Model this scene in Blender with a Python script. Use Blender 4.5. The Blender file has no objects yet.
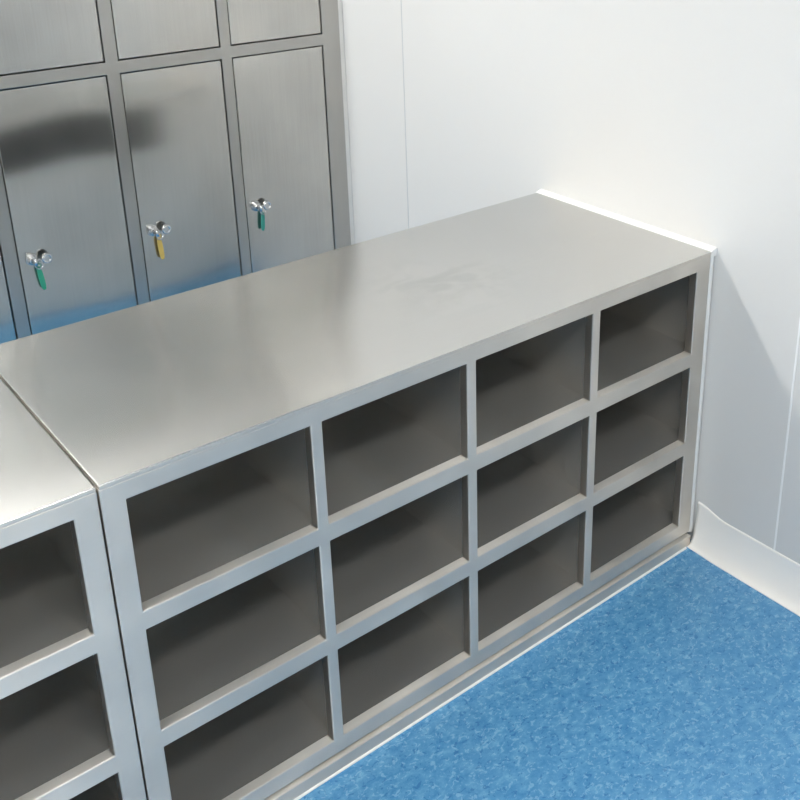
import bpy, bmesh, math
from mathutils import Vector, Matrix
U=0.28
sc=bpy.context.scene
sc.view_settings.view_transform='Standard'
col=sc.collection
# ---------------------------------------------------------------- materials
def newmat(n):
    m=bpy.data.materials.new(n); m.use_nodes=True
    nt=m.node_tree; b=nt.nodes['Principled BSDF']
    return m,nt,b
def steel(n,c,rough,scale,tang,aniso=.6,var=.012,cloud=.05,metal=1.0,wave=0.0,wscale=3.0,streak=.02,blotch=.08,cscale=5.0,dark_patch=None):
    m,nt,b=newmat(n); N=nt.nodes.new; K=nt.links.new
    b.inputs['Metallic'].default_value=metal
    if tang:
        b.inputs['Anisotropic'].default_value=aniso
        cx=N('ShaderNodeCombineXYZ')
        for i in range(3): cx.inputs[i].default_value=tang[i]
        K(cx.outputs[0],b.inputs['Tangent'])
    tc=N('ShaderNodeTexCoord')
    mp=N('ShaderNodeMapping'); mp.inputs['Scale'].default_value=scale
    K(tc.outputs['Object'],mp.inputs['Vector'])
    no=N('ShaderNodeTexNoise'); no.inputs['Scale'].default_value=1.0; no.inputs['Detail'].default_value=3
    K(mp.outputs[0],no.inputs['Vector'])
    cl=N('ShaderNodeTexNoise'); cl.inputs['Scale'].default_value=cscale; cl.inputs['Detail'].default_value=2
    K(tc.outputs['Object'],cl.inputs['Vector'])
    mr=N('ShaderNodeMapRange'); mr.inputs['To Min'].default_value=rough-var-cloud; mr.inputs['To Max'].default_value=rough+var-cloud
    K(no.outputs['Fac'],mr.inputs['Value'])
    ad=N('ShaderNodeMath'); ad.operation='MULTIPLY_ADD'; ad.inputs[1].default_value=cloud*2
    K(cl.outputs['Fac'],ad.inputs[0]); K(mr.outputs[0],ad.inputs[2]); K(ad.outputs[0],b.inputs['Roughness'])
    m1=N('ShaderNodeMath'); m1.operation='MULTIPLY_ADD'; m1.inputs[1].default_value=streak*2; m1.inputs[2].default_value=1-streak-blotch
    K(no.outputs['Fac'],m1.inputs[0])
    m2=N('ShaderNodeMath'); m2.operation='MULTIPLY_ADD'; m2.inputs[1].default_value=blotch*2
    K(cl.outputs['Fac'],m2.inputs[0]); K(m1.outputs[0],m2.inputs[2])
    out=m2.outputs[0]
    if dark_patch:
        # faint irregular darker patch on the sheet
        px,py,pz,rad,amt=dark_patch
        d=N('ShaderNodeVectorMath'); d.operation='DISTANCE'; d.inputs[1].default_value=(px,py,pz); K(tc.outputs['Object'],d.inputs[0])
        r=N('ShaderNodeMapRange'); r.inputs['From Min'].default_value=0; r.inputs['From Max'].default_value=rad; r.inputs['To Min'].default_value=1; r.inputs['To Max'].default_value=0
        K(d.outputs['Value'],r.inputs['Value'])
        sn=N('ShaderNodeTexNoise'); sn.inputs['Scale'].default_value=14; sn.inputs['Detail'].default_value=4; sn.inputs['Distortion'].default_value=1.2
        K(tc.outputs['Object'],sn.inputs['Vector'])
        sr=N('ShaderNodeMapRange'); sr.inputs['From Min'].default_value=.42; sr.inputs['From Max'].default_value=.62; K(sn.outputs['Fac'],sr.inputs['Value'])
        mu=N('ShaderNodeMath'); mu.operation='MULTIPLY'; K(r.outputs[0],mu.inputs[0]); K(sr.outputs[0],mu.inputs[1])
        sb=N('ShaderNodeMath'); sb.operation='MULTIPLY_ADD'; sb.inputs[1].default_value=-amt; K(mu.outputs[0],sb.inputs[0]); K(out,sb.inputs[2]); out=sb.outputs[0]
    vm=N('ShaderNodeVectorMath'); vm.operation='SCALE'; vm.inputs[0].default_value=c
    K(out,vm.inputs['Scale']); K(vm.outputs[0],b.inputs['Base Color'])
    if wave:
        wn=N('ShaderNodeTexNoise'); wn.inputs['Scale'].default_value=wscale; wn.inputs['Detail'].default_value=0
        K(tc.outputs['Object'],wn.inputs['Vector'])
        bp=N('ShaderNodeBump'); bp.inputs['Strength'].default_value=1.0; bp.inputs['Distance'].default_value=wave
        K(wn.outputs['Fac'],bp.inputs['Height']); K(bp.outputs[0],b.inputs['Normal'])
    return m
def plain(n,c,rough=0.5,metal=0.0,noise=0.0,nscale=8):
    m,nt,b=newmat(n)
    b.inputs['Roughness'].default_value=rough; b.inputs['Metallic'].default_value=metal
    tc=nt.nodes.new('ShaderNodeTexCoord'); no=nt.nodes.new('ShaderNodeTexNoise'); no.inputs['Scale'].default_value=nscale
    nt.links.new(tc.outputs['Object'],no.inputs['Vector'])
    mx=nt.nodes.new('ShaderNodeMix'); mx.data_type='RGBA'
    mx.inputs['A'].default_value=(*[v*(1-noise) for v in c],1); mx.inputs['B'].default_value=(*[min(1,v*(1+noise)) for v in c],1)
    nt.links.new(no.outputs['Fac'],mx.inputs['Factor']); nt.links.new(mx.outputs['Result'],b.inputs['Base Color'])
    return m
M_top=steel('brushed_steel_top',(.61,.61,.595),.18,(6,260,260),(.08,1,.05),aniso=.5,var=.006,streak=.035,wave=.016,wscale=2.4,blotch=.10,cscale=2.5,dark_patch=(2.65*U,.85*U,2.538*U,.62*U,.14))
M_frame=steel('brushed_steel_frame',(.725,.685,.63),.50,(6,6,200),(.05,.08,1),aniso=.85,metal=.95,blotch=.22,cscale=7)
M_in=steel('brushed_steel_interior',(.68,.66,.62),.24,(8,160,160),None,metal=.80,blotch=.10,cloud=.01,streak=.005,var=.0)
M_door=steel('brushed_steel_door',(.54,.53,.50),.18,(300,300,5),(1,.05,.08),aniso=.75,wave=.014,wscale=3.0,blotch=.20,cloud=.03,streak=.08)
M_lframe=steel('brushed_steel_locker_frame',(.46,.45,.425),.33,(300,300,8),(1,.05,.08))
M_rear=plain('rear_reflector_pale',(.86,.85,.82),.4,.2)  # pale tone for the unseen bench rear, to brighten reflections in locker doors
M_band=plain('dark_reflection_band',(.12,.12,.12),.4,.5)  # dark tone of the added rear strip that locker doors mirror
M_groove=plain('dark_groove',(.08,.08,.08),.6,.3)
M_chrome=plain('chrome',(.62,.62,.62),.18,1.0)
M_wall=plain('white_wall_panel',(.70,.69,.668),.42,0,.012,1.5)
M_white=plain('white_silicone',(.84,.83,.80),.4)
M_ceil=plain('ceiling_white',(.85,.86,.86),.6)
M_green=plain('green_plastic',(.03,.30,.18),.35)
M_teal=plain('teal_plastic',(.04,.30,.24),.35)
M_yellow=plain('yellow_plastic',(.66,.46,.12),.35)
M_alu=plain('white_metal_trim',(.9,.9,.9),.4)
def emis(n,c,s):
    m=bpy.data.materials.new(n); m.use_nodes=True; nt=m.node_tree; nt.nodes.clear()
    e=nt.nodes.new('ShaderNodeEmission'); o=nt.nodes.new('ShaderNodeOutputMaterial')
    e.inputs[0].default_value=(*c,1); e.inputs[1].default_value=s; nt.links.new(e.outputs[0],o.inputs[0]); return m
def floor_mat():
    m,nt,b=newmat('blue_vinyl'); b.inputs['Roughness'].default_value=.25
    tc=nt.nodes.new('ShaderNodeTexCoord')
    mp=nt.nodes.new('ShaderNodeMapping'); mp.inputs['Scale'].default_value=(.85,1.1,1); mp.inputs['Rotation'].default_value=(0,0,math.radians(15))
    nt.links.new(tc.outputs['Object'],mp.inputs['Vector'])
    def noise(s,d,dist=0,r=.6):
        n=nt.nodes.new('ShaderNodeTexNoise'); n.inputs['Scale'].default_value=s; n.inputs['Detail'].default_value=d
        n.inputs['Distortion'].default_value=dist; n.inputs['Roughness'].default_value=r
        nt.links.new(mp.outputs[0],n.inputs['Vector']); return n
    def ramp(src,stops):
        r=nt.nodes.new('ShaderNodeValToRGB'); e=r.color_ramp.elements
        e[0].position=stops[0][0]; e[0].color=(*stops[0][1],1); e[1].position=stops[1][0]; e[1].color=(*stops[1][1],1)
        for p,c in stops[2:]:
            x=e.new(p); x.color=(*c,1)
        nt.links.new(src,r.inputs[0]); return r
    n1=noise(44,6,.3,.75); r1=ramp(n1.outputs['Fac'],[(.34,(.060,.235,.47)),(.70,(.18,.42,.63)),(.46,(.084,.28,.52)),(.55,(.108,.32,.555))])
    n2=noise(110,3,.9,.6); r2=ramp(n2.outputs['Fac'],[(.57,(0,0,0)),(.60,(1,1,1))])
    mx=nt.nodes.new('ShaderNodeMix'); mx.data_type='RGBA'
    mu=nt.nodes.new('ShaderNodeMath'); mu.operation='MULTIPLY'; mu.inputs[1].default_value=.6
    nt.links.new(r2.outputs[0],mu.inputs[0]); nt.links.new(mu.outputs[0],mx.inputs['Factor'])
    nt.links.new(r1.outputs[0],mx.inputs['A']); mx.inputs['B'].default_value=(.26,.49,.68,1)
    n3=noise(100,3,.9,.6); r3=ramp(n3.outputs['Fac'],[(.60,(0,0,0)),(.63,(1,1,1))])
    mx2=nt.nodes.new('ShaderNodeMix'); mx2.data_type='RGBA'
    mu2=nt.nodes.new('ShaderNodeMath'); mu2.operation='MULTIPLY'; mu2.inputs[1].default_value=.7
    nt.links.new(r3.outputs[0],mu2.inputs[0]); nt.links.new(mu2.outputs[0],mx2.inputs['Factor'])
    nt.links.new(mx.outputs['Result'],mx2.inputs['A']); mx2.inputs['B'].default_value=(.035,.17,.40,1)
    nt.links.new(mx2.outputs['Result'],b.inputs['Base Color'])
    return m
M_floor=floor_mat()
# ---------------------------------------------------------------- geometry helpers (all in U units)
def finish(bm,name,mat,bevel=0,parent=None,smooth=False,seg=2):
    bmesh.ops.recalc_face_normals(bm,faces=bm.faces)
    me=bpy.data.meshes.new(name); bm.to_mesh(me); bm.free()
    ob=bpy.data.objects.new(name,me); col.objects.link(ob)
    for m in (mat if isinstance(mat,list) else [mat]): me.materials.append(m)
    if smooth:
        for p in me.polygons: p.use_smooth=True
    if bevel:
        b=ob.modifiers.new('bevel','BEVEL'); b.width=bevel*U; b.segments=seg; b.limit_method='ANGLE'; b.angle_limit=math.radians(40)
        b.harden_normals=False
    if parent: ob.parent=parent
    return ob
def abox(bm,x0,x1,y0,y1,z0,z1):
    v=[bm.verts.new((x*U,y*U,z*U)) for x in (x0,x1) for y in (y0,y1) for z in (z0,z1)]
    for f in ((0,1,3,2),(4,6,7,5),(0,4,5,1),(2,3,7,6),(0,2,6,4),(1,5,7,3)): bm.faces.new([v[i] for i in f])
def boxes(name,lst,mat,bevel=0,parent=None,seg=2):
    bm=bmesh.new()
    for b in lst: abox(bm,*b)
    return finish(bm,name,mat,bevel,parent,seg=seg)
def lattice(name,xs,zs,holes,y0,y1,mat,bevel=0,parent=None):
    bm=bmesh.new(); V={}
    def v(i,k,y):
        if (i,k,y) not in V: V[(i,k,y)]=bm.verts.new((xs[i]*U,y*U,zs[k]*U))
        return V[(i,k,y)]
    nx,nz=len(xs)-1,len(zs)-1
    solid=lambda i,k: 0<=i<nx and 0<=k<nz and (i,k) not in holes
    for i in range(nx):
        for k in range(nz):
            if not solid(i,k): continue
            for y in (y0,y1): bm.faces.new([v(i,k,y),v(i+1,k,y),v(i+1,k+1,y),v(i,k+1,y)])
            for (di,dk,a,b) in ((-1,0,(i,k),(i,k+1)),(1,0,(i+1,k),(i+1,k+1)),(0,-1,(i,k),(i+1,k)),(0,1,(i,k+1),(i+1,k+1))):
                if not solid(i+di,k+dk): bm.faces.new([v(*a,y0),v(*b,y0),v(*b,y1),v(*a,y1)])
    return finish(bm,name,mat,bevel,parent)
def empty(name,x,y,z,label,cat,group=None):
    e=bpy.data.objects.new(name,None); col.objects.link(e); e.location=(x*U,y*U,z*U); e.empty_display_size=.1
    e['label']=label; e['category']=cat
    if group: e['group']=group
    return e
def attach(e,obs):
    for o in obs:
        o.parent=e; o.matrix_parent_inverse=Matrix.Translation(-e.location)
# ---------------------------------------------------------------- dimensions
s1,t,h,tr,a,D,s2,base=.1198,.0729,.6496,.114,.127,1.8312,.1451,.2341
H=base+3*h+2*tr+a; L=s1+4+3*t+s2
WX=L+.065
YL=4.789; BY=YL+1.7; CZ=8.6; X0=-7.0; Y0=-8.0
# ---------------------------------------------------------------- bench unit
def bench(ox,sl,sr,label,band):
    LL=sl+4+3*t+sr
    e=empty('shoe_storage_bench',ox+LL/2,D/2,0,label,'shoe cabinet','stainless steel step-over shoe benches')
    xs=[0,sl]
    for c in range(4):
        x0=sl+c*(1+t); xs+= ([x0] if c else [])+[x0+1]
    xs+=[LL]
    zs=[.122,base]
    for r in range(3):
        z0=base+r*(h+tr); zs+= ([z0] if r else [])+[z0+h]
    zs+=[H-.025]
    X=[ox+x for x in xs]
    holes={(1+2*i,1+2*k) for i in range(4) for k in range(3)}
    P=[]
    P.append(lattice('face_frame',X,zs,holes,0,.07,M_frame,.007))
    wt=boxes('worktop',[(ox+.002,ox+LL-.002,-.003,D,H-.026,H)],[M_top,M_frame],.007,seg=3)
    for p in wt.data.polygons:
        if p.normal.z<.5: p.material_index=1
    P.append(wt)
    P.append(boxes('side_panel',[(ox+.004,ox+.03,.07,D-.02,.02,H-.028)],M_in,.004))
    P.append(boxes('side_panel',[(ox+LL-.03,ox+LL-.004,.07,D-.02,.02,H-.028)],M_in,.004))
    P.append(boxes('back_panel',[(ox+.03,ox+LL-.03,D-.06,D-.045,.02,H-.028)],M_in,0))
    r0,r1=band
    P.append(boxes('rear_reflector',[(ox+.03,ox+LL-.03,D-.045,D-.01,.02,1.78),(ox+.03,r0,D-.045,D-.01,1.78,2.47),(r1,ox+LL-.03,D-.045,D-.01,1.78,2.47),(ox+.03,ox+LL-.03,D-.045,D-.01,2.47,H-.028)],M_rear,0))  # added unseen sheet, pale so the locker doors reflect brighter
    P.append(boxes('reflected_dark_band',[(r0,r1,D-.045,D-.03,1.78,2.47)],M_band,0))  # invented dark strip out of view, gives locker doors a dark reflected band
    for c in range(3):
        xm=ox+sl+c*(1+t)+1+t/2
        P.append(boxes('divider',[(xm-.012,xm+.012,.07,D-.06,base-.03,H-.028)],M_in,0))
    for r in range(3):
        z=base+r*(h+tr)
        P.append(boxes('shelf',[(ox+.03,ox+LL-.03,.07,D-.06,z-.035,z-.006)],M_in,0))
    P.append(boxes('plinth',[(ox+.004,ox+LL-.004,-.020,.05,0,.098)],M_frame,.005))
    P.append(boxes('plinth_groove',[(ox+.03,ox+LL-.03,.035,.07,.09,.14)],M_groove,0))
    attach(e,P)
    return e
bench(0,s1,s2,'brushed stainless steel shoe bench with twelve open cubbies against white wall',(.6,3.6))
LL2=s1*2+4+3*t
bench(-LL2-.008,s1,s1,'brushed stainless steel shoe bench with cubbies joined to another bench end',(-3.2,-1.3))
# ---------------------------------------------------------------- lockers
op=[(-3.39,-2.39),(-2.275,-1.275),(-1.165,-.165),(-.05,.945),(1.06,2.06),(2.175,3.165),(3.27,4.285)]
rows=[(.40,3.425),(3.535,5.1)]
TZ=5.2
lk=empty('locker_cabinet',.5,YL+.8,0,'brushed stainless steel locker bank with keyed doors in two rows','locker')
xs=[-3.52]
for o in op: xs+=list(o)
xs+=[4.49]; zs=[.15,rows[0][0],rows[0][1],rows[1][0],rows[1][1],TZ]
P=[lattice('locker_frame',xs,zs,{(1+2*i,1+2*k) for i in range(7) for k in range(2)},YL,YL+.12,M_lframe,.005)]
P.append(boxes('locker_body',[(-3.5,-3.46,YL+.12,BY-.02,.1,TZ-.02),(4.44,4.48,YL+.12,BY-.02,.1,TZ-.02),(-3.46,4.44,YL+.12,BY-.02,TZ-.06,TZ-.02),(-3.46,4.44,BY-.06,BY-.02,.1,TZ-.06),(-3.46,4.44,YL+.12,BY-.06,.15,.2)],M_lframe))
P.append(boxes('plinth',[(-3.5,4.47,YL+.06,YL+.16,0,.155)],M_lframe))
attach(lk,P)
def cyl(bm,p,r,depth,axis='Y',seg=24,r2=None):
    m=Matrix.Translation(Vector(p)*U)
    if axis=='Y': m=m@Matrix.Rotation(math.radians(90),4,'X')
    if axis=='X': m=m@Matrix.Rotation(math.radians(90),4,'Y')
    bmesh.ops.create_cone(bm,cap_ends=True,segments=seg,radius1=r*U,radius2=(r if r2 is None else r2)*U,depth=depth*U,matrix=m)
def torus(bm,p,R,r,rot,n=28,k=10):
    m=Matrix.Translation(Vector(p)*U)@rot
    vs=[]
    for i in range(n):
        A=2*math.pi*i/n; ring=[]
        for j in range(k):
            B=2*math.pi*j/k
            ring.append(bm.verts.new(m@Vector(((R+r*math.cos(B))*math.cos(A)*U,(R+r*math.cos(B))*math.sin(A)*U,r*math.sin(B)*U))))
        vs.append(ring)
    for i in range(n):
        for j in range(k):
            bm.faces.new([vs[i][j],vs[(i+1)%n][j],vs[(i+1)%n][(j+1)%k],vs[i][(j+1)%k]])
LZ=1.91
for ri,(z0,z1) in enumerate(rows):
    for ci,(x0,x1) in enumerate(op):
        g=.009
        d=boxes('door',[(x0+g,x1-g,YL+.006,YL+.07,z0+g,z1-g)],M_door,.008,seg=3)
        d.parent=lk; d.matrix_parent_inverse=Matrix.Translation(-lk.location)
        lx=x0+.115 
        lz=LZ if ri==0 else 4.4
        bm=bmesh.new()
        cyl(bm,(lx,YL+.002,lz),.054,.02)
        cyl(bm,(lx,YL-.018,lz),.044,.03)
        cyl(bm,(lx,YL-.042,lz),.041,.02,r2=.032)
        k=finish(bm,'lock',M_chrome,.004,smooth=False); k['label']='round chrome cam lock'
        k.parent=d
# keys
def keyset(lx,lz,tagmat,lab,tilt,scale,dx):
    e=empty('key_set',lx,YL-.06,lz,lab,'keys','keys hanging in locker locks')
    bm=bmesh.new()
    cyl(bm,(lx,YL-.065,lz),.012,.07,seg=10)
    abox(bm,lx-.012,lx+.012,YL-.115,YL-.08,lz-.03,lz+.03)
    key=finish(bm,'key',M_chrome,smooth=True)
    bm=bmesh.new()
    torus(bm,(lx+.035,YL-.07,lz-.035),.040,.005,Matrix.Rotation(math.radians(75),4,'X')@Matrix.Rotation(math.radians(15),4,'Y'))
    ring=finish(bm,'key_ring',M_chrome,smooth=True)
    bm=bmesh.new()
    cyl(bm,(lx+.11+dx,YL-.06,lz+.005),.046,.02,seg=28)
    torus(bm,(lx+.11+dx,YL-.072,lz+.005),.035,.010,Matrix.Rotation(math.radians(90),4,'X'))
    abox(bm,lx+.055+dx,lx+.068+dx,YL-.066,YL-.054,lz-.06,lz-.0)
    sp=finish(bm,'spare_key',M_chrome,smooth=False)
    bm=bmesh.new()
    w,hh=.020*scale,.098*scale
    cz=lz-.07-hh; cx=lx+.045
    pr=[]
    for i in range(24):
        A=2*math.pi*i/24; pr.append((math.copysign(abs(math.cos(A))**.6,math.cos(A))*w,math.copysign(abs(math.sin(A))**.7,math.sin(A))*hh))
    rot=Matrix.Rotation(tilt,3,'Y'); ty=YL-.03
    fr=[bm.verts.new((Vector((cx,ty,cz))+rot@Vector((p[0],-.008,p[1])))*U) for p in pr]
    bk=[bm.verts.new((Vector((cx,ty,cz))+rot@Vector((p[0],.008,p[1])))*U) for p in pr]
    bm.faces.new(fr); bm.faces.new(bk[::-1])
    for i in range(24): bm.faces.new([fr[i],fr[(i+1)%24],bk[(i+1)%24],bk[i]])
    torus(bm,(cx,ty,cz+hh+.01),.016,.005,Matrix.Rotation(math.radians(90),4,'X'),n=16,k=6)
    tag=finish(bm,'key_tag',tagmat,.003)
    attach(e,[key,ring,sp,tag])
keyset(op[4][0]+.115,LZ,M_green,'chrome keys with green plastic tag hanging in locker lock',math.radians(-6),1.15,.0)
keyset(op[5][0]+.115,LZ,M_yellow,'chrome keys with yellow plastic tag hanging in locker lock',math.radians(-4),1.15,.0)
keyset(op[6][0]+.115,LZ,M_teal,'chrome keys with teal plastic tag hanging in locker lock',math.radians(4),1.0,-.02)
# ---------------------------------------------------------------- room
def struct(o): o['kind']='structure'; return o
struct(boxes('floor',[(X0,WX,Y0,BY,-.3,0)],M_floor))
struct(boxes('ceiling',[(X0,WX,Y0,BY,CZ,CZ+.3)],M_ceil))
struct(boxes('wall_right',[(WX,WX+.3,Y0,BY,0,CZ)],M_wall))
struct(boxes('wall_back',[(X0,WX+.3,BY,BY+.3,0,CZ)],M_wall))
struct(boxes('wall_left',[(X0-.3,X0,Y0,BY+.3,0,CZ)],M_wall))
struct(boxes('wall_front',[(X0-.3,WX+.3,Y0-.3,Y0,0,CZ)],M_wall))
M_seam=plain('panel_joint',(.54,.55,.56),.4)
struct(boxes('trim_1',[(WX-.003,WX,3.78,3.79,0,CZ)],M_seam))
struct(boxes('trim_2',[(WX-.003,WX,-.74,-.726,.2,CZ)],plain('joint_white',(.90,.90,.89),.4)))
def bead(name,p0,p1,r):
    bm=bmesh.new(); p0=Vector(p0)*U; p1=Vector(p1)*U; d=p1-p0
    m=Matrix.Translation((p0+p1)/2)@d.to_track_quat('Z','Y').to_matrix().to_4x4()
    bmesh.ops.create_cone(bm,cap_ends=True,segments=16,radius1=r*U,radius2=r*U,depth=d.length,matrix=m)
    return struct(finish(bm,name,M_white,smooth=False))
def fillet(name,pts,y0,y1):
    bm=bmesh.new()
    va=[bm.verts.new((x*U,y0*U,z*U)) for x,z in pts]; vb=[bm.verts.new((x*U,y1*U,z*U)) for x,z in pts]
    n=len(pts)
    for i in range(n): bm.faces.new([va[i],va[(i+1)%n],vb[(i+1)%n],vb[i]])
    bm.faces.new(va); bm.faces.new(vb[::-1])
    return struct(finish(bm,name,M_white,.003))
fillet('trim_3',[(L+.010,H-.002),(L+.026,H+.004),(L+.047,H+.010),(WX,H+.016),(WX,H-.05),(L-.001,H-.05),(L-.001,H-.008)],-.002,D+.02)
bead('trim_4',(L+.031,.033,.1),(L+.031,.033,H-.02),.031)
bead('trim_5',(L+.031,D-.02,.1),(L+.031,D-.02,H-.02),.031)
struct(boxes('trim_6',[(4.49,WX,YL+.02,YL+.06,.1,TZ)],M_white))
bead('trim_7',(-LL2,-.022,.002),(L-.06,-.022,.002),.010)
# coved skirting, rolling up and rounding into the sealant at the bench end
bm=bmesh.new(); xo=L-.055
def cprof(R0,xo,w=0.0):
    p=[(xo,0)]
    for i in range(17):
        A=math.pi/2*i/16
        p.append((xo+(WX-.012-w-xo)*math.sin(A),.006+R0*(1-math.cos(A))))
    return p+[(WX-.012-w,R0+.012),(WX-.008,R0+.020),(WX,R0+.022),(WX,0)]
st=[(Y0,.31,xo,0),(-.30,.31,xo,0)]
for i in range(1,13):
    f=i/12; q=f*f*(3-2*f)
    st.append((-.30+.278*f,.31+.055*q,xo+.012*q,.0))
rings=[[bm.verts.new((x*U,y*U,z*U)) for x,z in cprof(R,x0,w)] for y,R,x0,w in st]
n=len(rings[0])
for q in range(len(rings)-1):
    for i in range(n):
        f=bm.faces.new([rings[q][i],rings[q][(i+1)%n],rings[q+1][(i+1)%n],rings[q+1][i]]); f.smooth=(1<=i<=16)
bm.faces.new(rings[0]); bm.faces.new(rings[-1][::-1])
struct(finish(bm,'baseboard_right',plain('skirting_cream_white',(.92,.89,.84),.35)))
# ---------------------------------------------------------------- ceiling lights
def panel(cx,cy,w,d,strength,label):
    e=empty('ceiling_light',cx,cy,CZ-.06,label,'ceiling light','recessed ceiling light panels')
    b=.06
    fr=boxes('light_frame',[(cx-w/2-b,cx+w/2+b,cy-d/2-b,cy-d/2,CZ-.07,CZ-.001),(cx-w/2-b,cx+w/2+b,cy+d/2,cy+d/2+b,CZ-.07,CZ-.001),
        (cx-w/2-b,cx-w/2,cy-d/2,cy+d/2,CZ-.07,CZ-.001),(cx+w/2,cx+w/2+b,cy-d/2,cy+d/2,CZ-.07,CZ-.001)],M_alu)
    bm=bmesh.new(); abox(bm,cx-w/2,cx+w/2,cy-d/2,cy+d/2,CZ-.045,CZ-.005)
    df=finish(bm,'light_diffuser',emis('led_diffuser',(1,.985,.96),strength))
    attach(e,[fr,df])
panel(-1.0,4.7,4.2,.6,80,'rectangular white recessed ceiling light panel above the lockers')
panel(-4.6,-.5,1.1,4.2,20,'rectangular white ceiling panel added as unseen front fill')
panel(-.3,-5.2,4.2,1.1,32,'rectangular white ceiling panel added as unseen front fill')  # added out of view as fill for the cubbies and skirting
w=bpy.data.worlds.new('World'); sc.world=w; w.use_nodes=True
w.node_tree.nodes['Background'].inputs[0].default_value=(.9,.95,1,1); w.node_tree.nodes['Background'].inputs[1].default_value=.3
# ---------------------------------------------------------------- camera
cd=bpy.data.cameras.new('camera'); cam=bpy.data.objects.new('camera',cd); col.objects.link(cam); sc.camera=cam
cd.sensor_width=36; cd.lens=1027.92/800*36
cd.shift_x=(400-480.83)/800; cd.shift_y=(242.06-400)/800
cam.location=(-1.241*U,-4.1978*U,5.2397*U); cam.rotation_euler=(1.2082,.0066,-.7043)
cd.clip_start=.02
